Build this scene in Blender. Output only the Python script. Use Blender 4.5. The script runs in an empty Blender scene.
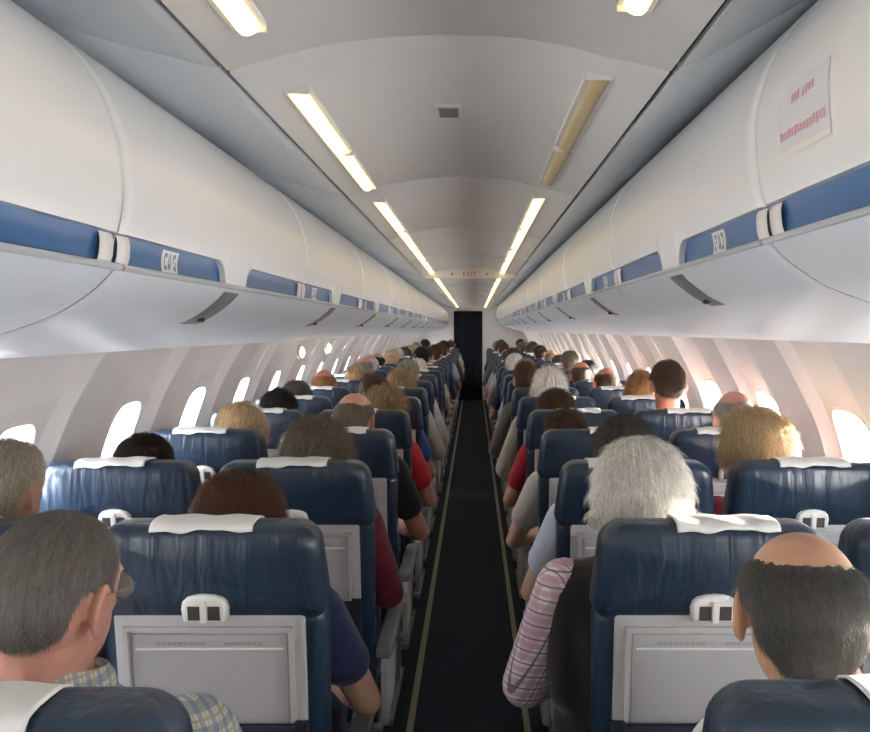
import bpy, bmesh, math, random
from mathutils import Vector, Matrix, noise
from mathutils.bvhtree import BVHTree
C = bpy.context.scene.collection
SC = bpy.context.scene
PI = math.pi
EYE = 1.53                      # camera height above the floor
VX, VY, F = 474.0, 329.0, 870.0 # vanishing point and focal length of an 870x732 picture
ROW0, PITCH, NROWS = 0.947, 0.79, 22
END = 18.7
BACK = -5.0
ORD = ("first second third fourth fifth sixth seventh eighth ninth tenth eleventh twelfth thirteenth fourteenth fifteenth "
       "sixteenth seventeenth eighteenth nineteenth twentieth twenty-first twenty-second twenty-third twenty-fourth").split()

# ------------------------------------------------------------------ materials
def new_mat(name):
    m = bpy.data.materials.new(name); m.use_nodes = True
    nt = m.node_tree
    return m, nt, nt.nodes['Principled BSDF']

def N(nt, typ, **kw):
    n = nt.nodes.new(typ)
    for k, v in kw.items():
        if k.startswith('i_'): n.inputs[k[2:].replace('_', ' ')].default_value = v
        else: setattr(n, k, v)
    return n

def simple(name, col, rough=.5, metal=0, spec=.5, bump=None, coat=0):
    m, nt, b = new_mat(name)
    b.inputs['Base Color'].default_value = (*col, 1)
    b.inputs['Roughness'].default_value = rough
    b.inputs['Metallic'].default_value = metal
    b.inputs['Specular IOR Level'].default_value = spec
    b.inputs['Coat Weight'].default_value = coat
    if bump:
        sc, st, dist = bump
        tc = N(nt, 'ShaderNodeTexCoord'); no = N(nt, 'ShaderNodeTexNoise', i_Scale=sc, i_Detail=3.0)
        bp = N(nt, 'ShaderNodeBump', i_Strength=st, i_Distance=dist)
        nt.links.new(tc.outputs['Object'], no.inputs['Vector'])
        nt.links.new(no.outputs['Fac'], bp.inputs['Height'])
        nt.links.new(bp.outputs['Normal'], b.inputs['Normal'])
    return m

def emit(name, col, strength, base=(.8, .75, .6)):
    m, nt, b = new_mat(name)
    b.inputs['Base Color'].default_value = (*base, 1)
    b.inputs['Emission Color'].default_value = (*col, 1)
    b.inputs['Emission Strength'].default_value = strength
    return m

def objcolor(name, rough, spec=.4, sheen=0, noise_scale=None, var=.2, bump=None, sss=0):
    """base colour from the object's own colour, with a little noise"""
    m, nt, b = new_mat(name)
    oi = N(nt, 'ShaderNodeObjectInfo'); tc = N(nt, 'ShaderNodeTexCoord')
    src = oi.outputs['Color']
    if noise_scale:
        no = N(nt, 'ShaderNodeTexNoise', i_Scale=noise_scale, i_Detail=4.0)
        nt.links.new(tc.outputs['Object'], no.inputs['Vector'])
        mr = N(nt, 'ShaderNodeMapRange'); mr.inputs['From Min'].default_value = .3; mr.inputs['From Max'].default_value = .7
        mr.inputs['To Min'].default_value = 1 - var; mr.inputs['To Max'].default_value = 1 + var
        nt.links.new(no.outputs['Fac'], mr.inputs['Value'])
        mx = N(nt, 'ShaderNodeVectorMath', operation='SCALE')
        nt.links.new(src, mx.inputs[0]); nt.links.new(mr.outputs['Result'], mx.inputs['Scale'])
        src = mx.outputs['Vector']
        if bump:
            bp = N(nt, 'ShaderNodeBump', i_Strength=bump[0], i_Distance=bump[1])
            nt.links.new(no.outputs['Fac'], bp.inputs['Height']); nt.links.new(bp.outputs['Normal'], b.inputs['Normal'])
    nt.links.new(src, b.inputs['Base Color'])
    b.inputs['Roughness'].default_value = rough
    b.inputs['Specular IOR Level'].default_value = spec
    b.inputs['Sheen Weight'].default_value = sheen
    if sss:
        b.inputs['Subsurface Weight'].default_value = sss
        b.inputs['Subsurface Radius'].default_value = (.012, .004, .002)
        b.inputs['Subsurface Scale'].default_value = 1
    return m

def leather_mat():
    m, nt, b = new_mat('navy_leather')
    tc = N(nt, 'ShaderNodeTexCoord'); mp = N(nt, 'ShaderNodeMapping'); oi = N(nt, 'ShaderNodeObjectInfo')
    mp.inputs['Scale'].default_value = (26, 26, 5)
    ad = N(nt, 'ShaderNodeVectorMath', operation='MULTIPLY_ADD')
    nt.links.new(oi.outputs['Random'], ad.inputs[0]); ad.inputs[1].default_value = (9, 9, 9)
    nt.links.new(tc.outputs['Object'], ad.inputs[2]); nt.links.new(ad.outputs['Vector'], mp.inputs['Vector'])
    n1 = N(nt, 'ShaderNodeTexNoise', i_Scale=1.0, i_Detail=2.0, i_Distortion=.6)
    nt.links.new(mp.outputs['Vector'], n1.inputs['Vector'])
    n2 = N(nt, 'ShaderNodeTexNoise', i_Scale=220.0, i_Detail=2.0)
    nt.links.new(tc.outputs['Object'], n2.inputs['Vector'])
    b1 = N(nt, 'ShaderNodeBump', i_Strength=.55, i_Distance=.012); b2 = N(nt, 'ShaderNodeBump', i_Strength=.12, i_Distance=.001)
    nt.links.new(n1.outputs['Fac'], b1.inputs['Height']); nt.links.new(n2.outputs['Fac'], b2.inputs['Height'])
    nt.links.new(b1.outputs['Normal'], b2.inputs['Normal']); nt.links.new(b2.outputs['Normal'], b.inputs['Normal'])
    b.inputs['Base Color'].default_value = (.010, .027, .053, 1)
    b.inputs['Roughness'].default_value = .34
    b.inputs['Specular IOR Level'].default_value = .6
    b.inputs['Coat Weight'].default_value = .08
    b.inputs['Coat Roughness'].default_value = .3
    return m

def carpet_mat():
    m, nt, b = new_mat('navy_carpet')
    tc = N(nt, 'ShaderNodeTexCoord'); no = N(nt, 'ShaderNodeTexNoise', i_Scale=160.0, i_Detail=3.0)
    nt.links.new(tc.outputs['Object'], no.inputs['Vector'])
    rp = N(nt, 'ShaderNodeValToRGB'); rp.color_ramp.elements[0].color = (.006, .013, .027, 1); rp.color_ramp.elements[1].color = (.016, .032, .062, 1)
    nt.links.new(no.outputs['Fac'], rp.inputs['Fac']); nt.links.new(rp.outputs['Color'], b.inputs['Base Color'])
    bp = N(nt, 'ShaderNodeBump', i_Strength=.6, i_Distance=.004)
    nt.links.new(no.outputs['Fac'], bp.inputs['Height']); nt.links.new(bp.outputs['Normal'], b.inputs['Normal'])
    b.inputs['Roughness'].default_value = .95
    return m

def plaid_mat(name, base, ca, cb, sx, sz):
    m, nt, b = new_mat(name)
    tc = N(nt, 'ShaderNodeTexCoord'); sep = N(nt, 'ShaderNodeSeparateXYZ')
    nt.links.new(tc.outputs['Object'], sep.inputs['Vector'])
    ad = N(nt, 'ShaderNodeMath', operation='ADD'); nt.links.new(sep.outputs['X'], ad.inputs[0]); nt.links.new(sep.outputs['Y'], ad.inputs[1])
    def band(sock, scale, lo, phase=0.):
        mu = N(nt, 'ShaderNodeMath', operation='MULTIPLY_ADD'); mu.inputs[1].default_value = scale; mu.inputs[2].default_value = phase
        fr = N(nt, 'ShaderNodeMath', operation='FRACT'); gt = N(nt, 'ShaderNodeMath', operation='LESS_THAN'); gt.inputs[1].default_value = lo
        nt.links.new(sock, mu.inputs[0]); nt.links.new(mu.outputs[0], fr.inputs[0]); nt.links.new(fr.outputs[0], gt.inputs[0])
        return gt.outputs[0]
    col = None
    prev = base
    for sock, scale, lo, ph, c, f in ((ad.outputs[0], sx, .42, 0, ca, .6), (sep.outputs['Z'], sz, .42, 0, ca, .6),
                                      (ad.outputs[0], sx, .12, .35, cb, .8), (sep.outputs['Z'], sz, .12, .35, cb, .8)):
        mx = N(nt, 'ShaderNodeMix', data_type='RGBA')
        mm = N(nt, 'ShaderNodeMath', operation='MULTIPLY'); mm.inputs[1].default_value = f
        nt.links.new(band(sock, scale, lo, ph), mm.inputs[0]); nt.links.new(mm.outputs[0], mx.inputs[0])
        if col is None: mx.inputs[6].default_value = (*base, 1)
        else: nt.links.new(col, mx.inputs[6])
        mx.inputs[7].default_value = (*c, 1)
        col = mx.outputs[2]
    nt.links.new(col, b.inputs['Base Color'])
    b.inputs['Roughness'].default_value = .9
    return m

def hair_mat():
    m, nt, b = new_mat('hair')
    oi = N(nt, 'ShaderNodeObjectInfo'); uv = N(nt, 'ShaderNodeUVMap'); mp = N(nt, 'ShaderNodeMapping')
    mp.inputs['Scale'].default_value = (70, 5, 1)
    nt.links.new(uv.outputs['UV'], mp.inputs['Vector'])
    no = N(nt, 'ShaderNodeTexNoise', i_Scale=1.0, i_Detail=5.0, i_Roughness=.65, i_Distortion=.5)
    nt.links.new(mp.outputs['Vector'], no.inputs['Vector'])
    mr = N(nt, 'ShaderNodeMapRange'); mr.inputs['From Min'].default_value = .3; mr.inputs['From Max'].default_value = .7
    mr.inputs['To Min'].default_value = .3; mr.inputs['To Max'].default_value = 1.75
    nt.links.new(no.outputs['Fac'], mr.inputs['Value'])
    mx = N(nt, 'ShaderNodeVectorMath', operation='SCALE')
    nt.links.new(oi.outputs['Color'], mx.inputs[0]); nt.links.new(mr.outputs['Result'], mx.inputs['Scale'])
    nt.links.new(mx.outputs['Vector'], b.inputs['Base Color'])
    bp = N(nt, 'ShaderNodeBump', i_Strength=.8, i_Distance=.006)
    nt.links.new(no.outputs['Fac'], bp.inputs['Height']); nt.links.new(bp.outputs['Normal'], b.inputs['Normal'])
    b.inputs['Roughness'].default_value = .55
    b.inputs['Specular IOR Level'].default_value = .35
    return m

def glass_mat():
    m = bpy.data.materials.new('window_acrylic'); m.use_nodes = True; nt = m.node_tree; nt.nodes.clear()
    out = N(nt, 'ShaderNodeOutputMaterial'); tr = N(nt, 'ShaderNodeBsdfTransparent'); gl = N(nt, 'ShaderNodeBsdfGlossy')
    tl = N(nt, 'ShaderNodeBsdfTranslucent')
    gl.inputs['Roughness'].default_value = .08; gl.inputs['Color'].default_value = (.9, .95, 1, 1)
    tl.inputs['Color'].default_value = (.95, .96, 1, 1)
    m1 = N(nt, 'ShaderNodeMixShader'); m2 = N(nt, 'ShaderNodeMixShader')
    m1.inputs[0].default_value = .14; m2.inputs[0].default_value = .06
    nt.links.new(tr.outputs[0], m1.inputs[1]); nt.links.new(tl.outputs[0], m1.inputs[2])
    nt.links.new(m1.outputs[0], m2.inputs[1]); nt.links.new(gl.outputs[0], m2.inputs[2])
    nt.links.new(m2.outputs[0], out.inputs[0])
    return m

M = dict(
    leather=leather_mat(), carpet=carpet_mat(), hair=hair_mat(), glass=glass_mat(),
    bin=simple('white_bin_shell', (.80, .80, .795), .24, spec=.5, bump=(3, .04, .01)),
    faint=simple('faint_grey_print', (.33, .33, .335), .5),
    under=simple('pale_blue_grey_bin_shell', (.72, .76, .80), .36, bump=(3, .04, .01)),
    blue=simple('blue_handle_recess', (.028, .115, .28), .32),
    wall=simple('cabin_sidewall', (.88, .855, .82), .42, bump=(300, .05, .001)),
    ceiling=simple('ceiling_panel', (.80, .785, .75), .5, bump=(200, .05, .001)),
    cove=simple('grey_cove_panel', (.74, .79, .83), .35),
    bulk=simple('bulkhead', (.82, .82, .80), .5),
    dark=simple('dark_gap', (.02, .02, .022), .8),
    tray=simple('grey_tray_plastic', (.47, .465, .46), .45, bump=(260, .06, .001)),
    trayin=simple('grey_tray_plastic_inner', (.42, .415, .415), .4),
    white=simple('white_plastic', (.78, .77, .74), .35),
    cloth_white=simple('white_cover_cloth', (.80, .79, .76), .9, bump=(120, .2, .003)),
    pocket=simple('navy_pocket_cloth', (.010, .014, .026), .9),
    slot=simple('dark_slot', (.05, .045, .04), .6),
    metal=simple('brushed_aluminium', (.45, .45, .44), .4, metal=.85),
    armrest=simple('grey_armrest', (.16, .17, .18), .5),
    railgrey=simple('grey_rail', (.50, .52, .54), .4),
    tabgrey=simple('grey_tab', (.20, .20, .195), .4),
    strip=simple('pale_floor_strip', (.30, .30, .20), .5, bump=(40,.3,.01)),
    light_on=emit('warm_tube_light', (1., .74, .30), 1.8),
    light_off=simple('amber_unlit_diffuser', (.60, .47, .25), .4),
    red=simple('red_print', (.55, .06, .08), .6),
    redpale=simple('pale_red_print', (.62, .36, .40), .6),
    sticker=simple('pale_sticker', (.70, .71, .75), .4),
    stickline=simple('cream_sticker_highlight', (.85, .80, .74), .4),
    print=simple('grey_print', (.22, .25, .30), .6),
    curtain=simple('navy_curtain_cloth', (.006, .009, .018), .9),
    skin=objcolor('skin', .5, .4, noise_scale=26, var=.12, bump=(.15, .002), sss=.25),
    cloth=objcolor('cloth', .9, .2, sheen=.2, noise_scale=14, var=.1, bump=(.5, .012)),
    trousers=objcolor('trouser_cloth', .9, .2, noise_scale=30, var=.15),
    plaid_blue=plaid_mat('blue_beige_plaid', (.56, .53, .46), (.12, .19, .29), (.36, .32, .16), 42, 42),
    plaid_pink=plaid_mat('pink_plaid', (.66, .60, .62), (.45, .24, .28), (.12, .08, .12), 30, 30),
    gold=simple('thin_metal_glasses', (.40, .36, .30), .3, metal=.9),
    lens=simple('spectacle_lens', (.35, .38, .38), .1),
    eye=simple('eye_white', (.8, .78, .75), .2),
    readlamp=emit('warm_reading_lamp', (1., .80, .40), 5.),
)

# ------------------------------------------------------------------ mesh helpers
class MB:
    def __init__(s): s.v = []; s.f = []; s.uv = None
    def add(s, vs, fs):
        b = len(s.v); s.v += [tuple(p) for p in vs]; s.f += [tuple(b + i for i in f) for f in fs]; return s
    def grid(s, rows, close_u=False, close_v=False):
        nr, nc = len(rows), len(rows[0]); b = len(s.v)
        for r in rows: s.v += [tuple(p) for p in r]
        for i in range(nr if close_u else nr - 1):
            for j in range(nc if close_v else nc - 1):
                a = b + i * nc + j; c = b + i * nc + (j + 1) % nc
                d = b + ((i + 1) % nr) * nc + (j + 1) % nc; e = b + ((i + 1) % nr) * nc + j
                s.f.append((a, c, d, e))
        return s
    def box(s, x0, x1, y0, y1, z0, z1):
        vs = [(x, y, z) for x in (x0, x1) for y in (y0, y1) for z in (z0, z1)]
        return s.add(vs, [(0, 1, 3, 2), (4, 6, 7, 5), (0, 4, 5, 1), (2, 3, 7, 6), (0, 2, 6, 4), (1, 5, 7, 3)])
    def loft(s, rings, cap=True):
        b = len(s.v); n = len(rings[0]); s.grid(rings, close_v=True)
        if cap:
            s.f.append(tuple(b + i for i in range(n))[::-1])
            e = b + (len(rings) - 1) * n; s.f.append(tuple(e + i for i in range(n)))
        return s
    def ellipsoid(s, c, r, rot=None, nu=20, nv=12):
        c = Vector(c); b = len(s.v); pts = []
        R = rot if rot is not None else Matrix.Identity(3)
        s.v.append(tuple(c + R @ Vector((0, 0, -r[2]))))
        for i in range(1, nv):
            t = -PI / 2 + PI * i / nv
            for j in range(nu):
                a = 2 * PI * j / nu
                s.v.append(tuple(c + R @ Vector((r[0] * math.cos(t) * math.cos(a), r[1] * math.cos(t) * math.sin(a), r[2] * math.sin(t)))))
        s.v.append(tuple(c + R @ Vector((0, 0, r[2])))); top = len(s.v) - 1
        for j in range(nu):
            s.f.append((b, b + 1 + (j + 1) % nu, b + 1 + j))
            q = b + 1 + (nv - 2) * nu
            s.f.append((top, q + j, q + (j + 1) % nu))
        for i in range(nv - 2):
            q = b + 1 + i * nu
            for j in range(nu):
                s.f.append((q + j, q + (j + 1) % nu, q + nu + (j + 1) % nu, q + nu + j))
        return s
    def capsule(s, p, q, r1, r2, n=14):
        p, q = Vector(p), Vector(q); d = (q - p).normalized()
        u = d.orthogonal().normalized(); w = d.cross(u)
        rings = []
        for t in (-85, -60, -30, 0):
            a = math.radians(t); rings.append((p + d * r1 * math.sin(a), r1 * math.cos(a)))
        for t in (0, 30, 60, 85):
            a = math.radians(t); rings.append((q + d * r2 * math.sin(a), r2 * math.cos(a)))
        return s.loft([[c + (u * math.cos(2 * PI * k / n) + w * math.sin(2 * PI * k / n)) * r for k in range(n)] for c, r in rings])
    def chain(s, pts, n=14):
        for (p, r), (q, t) in zip(pts[:-1], pts[1:]): s.capsule(p, q, r, t, n)
        return s
    def tube(s, pts, r, n=8):
        rings = []; pts = [Vector(p) for p in pts]
        for i, p in enumerate(pts):
            d = (pts[min(i + 1, len(pts) - 1)] - pts[max(i - 1, 0)]).normalized()
            u = Vector((0, 0, 1)) if abs(d.z) < .9 else Vector((1, 0, 0))
            u = (u - d * u.dot(d)).normalized(); w = d.cross(u)
            rings.append([p + (u * math.cos(2 * PI * k / n) + w * math.sin(2 * PI * k / n)) * r for k in range(n)])
        return s.loft(rings)
    def mesh(s, name, mat=None, smooth=True):
        me = bpy.data.meshes.new(name); me.from_pydata(s.v, [], s.f); me.update()
        bm = bmesh.new(); bm.from_mesh(me); bmesh.ops.recalc_face_normals(bm, faces=bm.faces); bm.to_mesh(me); bm.free()
        if smooth:
            me.polygons.foreach_set('use_smooth', [True] * len(me.polygons)); 
        if mat: me.materials.append(mat)
        return me

def auto_smooth(me, ang=40):
    me.set_sharp_from_angle(angle=math.radians(ang))
    return me

def link(name, me, parent=None, loc=None):
    o = bpy.data.objects.new(name, me); C.objects.link(o)
    if parent is not None: o.parent = parent
    if loc is not None: o.location = loc
    return o

def build(name, mb, mat, parent=None, ang=40, loc=None):
    return link(name, auto_smooth(mb.mesh(name, mat), ang), parent, loc)

def tag(o, label, cat, group=None, kind=None):
    if label: o['label'] = label
    if cat: o['category'] = cat
    if group: o['group'] = group
    if kind: o['kind'] = kind
    return o

def empty(name, loc=(0, 0, 0)):
    o = bpy.data.objects.new(name, None); C.objects.link(o); o.location = loc; o.empty_display_size = .1; return o

def struct(o): o['kind'] = 'structure'; return o

def copy_tree(o, parent=None):
    c = o.copy(); C.objects.link(c)
    if parent is not None: c.parent = parent
    for ch in list(o.children): copy_tree(ch, c)
    return c

def px(x, y, d):
    """world point seen at pixel x, y at depth d"""
    return Vector(((x - VX) / F * d, d, EYE - (y - VY) / F * d))

# ------------------------------------------------------------------ cross-section profiles (x, height relative to the eye)
BIN_UP = {'l': [(-.545, .148), (-.538, .18), (-.536, .215), (-.541, .27), (-.553, .32), (-.575, .372), (-.612, .425), (-.665, .472), (-.74, .515), (-.85, .55), (-1.0, .57)],
          'r': [(.455, .194), (.446, .225), (.440, .275), (.440, .324), (.450, .375), (.474, .432), (.515, .49), (.57, .54), (.66, .595), (.78, .635), (.95, .655)]}
BIN_LO = {'l': [(-.551, .092), (-.563, .078), (-.586, .057), (-.64, .023), (-.733, -.011), (-.85, -.040), (-1.0, -.062), (-1.12, -.068)],
          'r': [(.463, .137), (.478, .118), (.506, .096), (.554, .066), (.644, .034), (.75, .006), (.9, -.028), (1.06, -.04)]}
STRIP = {'l': ((-.548, .098), (-.545, .148)), 'r': ((.460, .1406), (.455, .194))}
SEAM = {'l': 1.345, 'r': 1.375}
BPITCH = 1.45
WALLP = {'l': [(-1.06, -.03), (-1.10, -.075), (-1.185, -.22), (-1.245, -.36), (-1.285, -.50), (-1.31, -.70), (-1.32, -.95), (-1.30, -1.25), (-1.24, -1.53)],
         'r': [(1.00, .0), (1.04, -.045), (1.125, -.20), (1.19, -.34), (1.225, -.48), (1.25, -.70), (1.26, -.95), (1.24, -1.25), (1.18, -1.53)]}
WIN0 = {'l': 2.376, 'r': 2.80}

# ------------------------------------------------------------------ overhead bins
def densify(ps, n):
    """Catmull-Rom through the points"""
    out = []
    P = [Vector((a, b)) for a, b in ps]
    for i in range(len(P) - 1):
        p0 = P[i - 1] if i else P[0] * 2 - P[1]; p1, p2 = P[i], P[i + 1]
        p3 = P[i + 2] if i + 2 < len(P) else p2 * 2 - p1
        for k in range(n):
            t = k / n
            out.append(.5 * ((2 * p1) + (p2 - p0) * t + (2 * p0 - 5 * p1 + 4 * p2 - p3) * t * t + (3 * p1 - p0 - 3 * p2 + p3) * t ** 3))
    out.append(P[-1]); return out

def make_bin(sd):
    sg = -1 if sd == 'l' else 1
    L = BPITCH - .007
    root = empty('overhead_bin')
    up = densify(BIN_UP[sd], 3); lo = densify(BIN_LO[sd], 3)
    sb, st = Vector(STRIP[sd][0]), Vector(STRIP[sd][1])
    g = .655; half = .085; rc = .06              # closed length between the two recesses
    ys = sorted(set([0, .003, .008, .016, .03] + [L - t for t in (0, .003, .008, .016, .03)] + [.12, .3, .45]
                    + [g - half - rc * (1 - math.cos(math.radians(a))) for a in range(0, 91, 10)] + [g - half + .0005, g + half - .0005]
                    + [g + half + rc * (1 - math.cos(math.radians(a))) for a in range(0, 91, 10)] + [.95, 1.15]))
    def endin(y):
        e = min(y, L - y)
        return .007 * max(0, 1 - e / .016) ** 2 if e < .016 else 0
    def ttop(y):
        t = abs(y - g) - half
        if t <= 0: return 0.
        if t >= rc: return 1.
        return math.sqrt(max(0, 1 - (1 - t / rc) ** 2))
    def P(p, y, ins):
        cx = sg * 1.0
        return (p.x + sg * ins, y, EYE + p.y)
    # door shell (above the grip), follows the rounded recess ends
    mb = MB(); rows = []
    for y in ys:
        k = ttop(y); e = st.lerp(sb, 1 - k); r = []
        r.append(P(e, y, endin(y) + .016))
        r.append(P(e, y, endin(y)))
        ed = e - st
        for i, p in enumerate(up):
            w = max(0, 1 - i / 4.)
            if i == 0: continue
            r.append(P(p + ed * w * .8 if i < 4 else p, y, endin(y)))
        rows.append(r)
    mb.grid(rows)
    b0 = len(mb.v)
    build('bin_door', mb, M['bin'], root, 50)
    # lower shell
    mb = MB(); rows = []
    for y in ys:
        rows.append([P(sb, y, endin(y) + .016), P(sb, y, endin(y))] + [P(p, y, endin(y)) for p in lo])
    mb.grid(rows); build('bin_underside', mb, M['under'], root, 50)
    # end panels
    mb = MB()
    for y in (0.004, L - .004):
        ring = [P(p, y, .012) for p in reversed(up)] + [P(sb, y, .018)] + [P(p, y, .012) for p in lo]
        mb.add(ring, [tuple(range(len(ring)))])
    build('bin_end', mb, M['bin'], root, 30)
    # blue grip recess, two lengths
    for (a, b) in ((0.0, g - half), (g + half, L)):
        mb = MB(); rows = []
        for y in [t for t in ys if a - 1e-6 <= t <= b + 1e-6]:
            k = ttop(y); e = st.lerp(sb, 1 - k); r = []
            for t in (0, .25, .5, .75, 1):
                q = sb.lerp(e, t)
                r.append(P(q, y, .013 + .004 * math.sin(PI * t)))
            rows.append(r)
        mb.grid(rows); build('grip_recess', mb, M['blue'], root, 60)
    # grey rail under the grip
    q = sb + Vector((-sg * .002, -.003))
    build('grip_rail', MB().tube([(q.x, y, EYE + q.y) for y in (.002, L * .5, L - .002)], .0055, 8), M['railgrey'], root)
    # white end tabs in the recess
    for y0, y1 in ((.006, .052), (L - .052, L - .006)):
        mb = MB(); rows = []
        for y in (y0, y0 + .003, y1 - .003, y1):
            e = .003 if y in (y0, y1) else 0
            rows.append([P(sb.lerp(st, t), y, .006 + e + .006 * (2 * t - 1) ** 4) for t in (.03, .1, .3, .5, .7, .9, .97)])
        mb.grid(rows); build('latch_tab', mb, M['white'], root, 60)
    # seat row placard with small grey marks
    pl = .215 if sd == 'l' else .255
    mb = MB(); mb.grid([[P(sb.lerp(st, t), y, .012 + .004 * math.sin(PI * t)) for t in (.1, .3, .5, .7, .9)] for y in (pl, pl + .085)])
    p = build('row_placard', mb, M['white'], root)
    mb = MB(); rnd = random.Random(5)
    marks = [(.012, .004, .2, .8), (.017, .010, .65, .8), (.017, .010, .2, .35), (.032, .012, .25, .42), (.034, .004, .2, .75), (.042, .004, .3, .8),
             (.058, .012, .66, .8), (.058, .004, .45, .8), (.062, .010, .2, .36), (.070, .004, .2, .55)]
    for y, w, t0, t1 in marks:
        mb.grid([[P(sb.lerp(st, t0 + (t1 - t0) * u), yy, .0112 + .004 * math.sin(PI * (t0 + (t1 - t0) * u))) for u in (0, .5, 1)] for yy in (pl + y, pl + y + w)])
    build('placard_print', mb, M['print'], p)
    # grey pull tab on the underside at mid-length
    mb = MB(); rows = []
    for y, wdt in ((g - .062, 1.), (g - .054, 1.), (g + .054, 1.), (g + .062, 1.)):
        r = []
        for p in lo[2:11]:
            r.append(P(p, y + (p.x - lo[2].x) * sg * .25, -.003 if abs(y - g) < .056 else .001))
        rows.append(r)
    mb.grid(rows); t = build('pull_tab', mb, M['tabgrey'], root)
    q = lo[9]; build('tab_button', MB().ellipsoid((q.x - sg * .004, g + (q.x - lo[2].x) * sg * .25, EYE + q.y - .002), (.010, .014, .006)), M['slot'], t)
    return root

BINW = {'l': 'left', 'r': 'right'}
for sd in 'lr':
    proto = None
    for j in range(-1, 12):
        y = SEAM[sd] + BPITCH * j
        if y > END - 1.4: break
        if proto is None: proto = o = make_bin(sd)
        else: o = copy_tree(proto)
        o.location = (0, y + .0035, 0)
        side = BINW[sd]
        if j == -1:
            lab = ('nearest white overhead bin on the left, cut off by the picture edge' if sd == 'l'
                   else 'nearest white overhead bin on the right, carrying the faint red-lettered sticker')
        else:
            lab = f'white overhead bin with blue grip, {ORD[j + 1]} from the camera in the {side} row'
        tag(o, lab, 'overhead bin', f'{side} overhead bins')

# ------------------------------------------------------------------ stickers on the nearest right bin
def bin_at(sd, h, off=.0):
    """x of the bin door at height h above the eye"""
    ps = densify(BIN_UP[sd], 3)
    for a, b in zip(ps[:-1], ps[1:]):
        if (a.y - h) * (b.y - h) <= 0 and abs(b.y - a.y) > 1e-9:
            t = (h - a.y) / (b.y - a.y); return a.x + (b.x - a.x) * t + (off if sd == 'l' else -off)
def on_bin(sd, quads, off):
    mb = MB()
    for y0, y1, h0, h1 in quads:
        n = 5
        mb.grid([[(bin_at(sd, h0 + (h1 - h0) * i / n, off), y, EYE + h0 + (h1 - h0) * i / n) for i in range(n + 1)] for y in (y0, y1)])
    return mb
stk = build('sticker', on_bin('r', [(1.075, 1.255, .242, .340)], .0012), M['sticker'])
tag(stk, 'pale rectangular sticker with faint red lettering on the nearest right overhead bin', 'sticker')
rnd = random.Random(3)
q = []; y = 1.20
for wd in (3, 4):
    for k in range(wd):
        q.append((y - .008, y, .310 + rnd.random() * .003, .325 - rnd.random() * .003)); y -= .0105
    y -= .008
q2 = []; y = 1.245
for k in range(15):
    q2.append((y - .0085, y, .264 + rnd.random() * .003, .279 - rnd.random() * .003)); y -= .0108
build('lettering', on_bin('r', q, .002), M['redpale'], stk); build('lettering', on_bin('r', q2, .002), M['redpale'], stk)
build('highlight_line', on_bin('r', [(1.078, 1.252, .243, .2505)], .002), M['stickline'], stk)  # whitish highlight along the sticker's lower edge, painted as a strip
def disc_on_bin(cy, ch, r0, r1, off, n=36):
    mb = MB(); rows = []
    for rr in (r0, r1):
        rows.append([(bin_at('r', ch + rr * math.sin(2 * PI * k / n), off), cy + rr * math.cos(2 * PI * k / n), EYE + ch + rr * math.sin(2 * PI * k / n)) for k in range(n)])
    mb.grid(rows, close_v=True); return mb
ds = build('round_sign', disc_on_bin(.945, .236, .0005, .024, .0012), M['sticker'])
tag(ds, 'round white sticker with a red ring at the right edge of the nearest bin', 'sticker')
build('red_ring', disc_on_bin(.945, .236, .019, .0245, .002), M['red'], ds)

# ------------------------------------------------------------------ ceiling, cove panels, lights
CE = [(-.42, .44), (-.385, .452), (-.345, .462), (-.26, .482), (-.15, .497), (-.04, .502), (.07, .497), (.16, .482), (.225, .464), (.285, .452), (.336, .44)]
def ceil_h(x):
    for a, b in zip(CE[:-1], CE[1:]):
        if a[0] <= x <= b[0]: return a[1] + (b[1] - a[1]) * (x - a[0]) / (b[0] - a[0])
joints = [BACK, -4.1, -2.7, -1.3, .1, 1.49, 2.88] + [2.88 + 1.4 * k for k in range(1, 12)] + [END]
ce = densify(CE, 3)
for i in range(len(joints) - 1):
    y0, y1 = joints[i] + .003, joints[i + 1] - .003
    if y1 - y0 < .1: continue
    mb = MB(); rows = []
    for y, e in ((y0, .012), (y0, .004), (y0 + .004, 0), (y1 - .004, 0), (y1, .004), (y1, .012)):
        rows.append([(p.x, y, EYE + p.y + e) for p in ce])
    mb.grid(rows); struct(build('ceiling', mb, M['ceiling'], None, 60))
mb = MB().box(-1.4, 1.4, BACK, END, EYE + .70, EYE + .72)
for x in (-.42, .336): pass
struct(build('ceiling', mb, M['dark'], None))
COVE = {'l': [(-.432, .452), (-.437, .446), (-.47, .452), (-.60, .485), (-.80, .545), (-1.0, .60)],
        'r': [(.348, .452), (.353, .446), (.385, .458), (.47, .505), (.62, .592), (.85, .69)]}
n = 0
for sd in 'lr':
    for i in range(len(joints) - 1):
        y0, y1 = joints[i] + .002, joints[i + 1] - .002
        if y1 - y0 < .1: continue
        mb = MB(); mb.grid([[(x, y, EYE + h + e) for x, h in COVE[sd]] for y, e in ((y0, .01), (y0, .002), (y0 + .003, 0), (y1 - .003, 0), (y1, .002), (y1, .01))])
        n += 1
        struct(build(f'trim_{n}', mb, M['cove'], None, 60))

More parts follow.
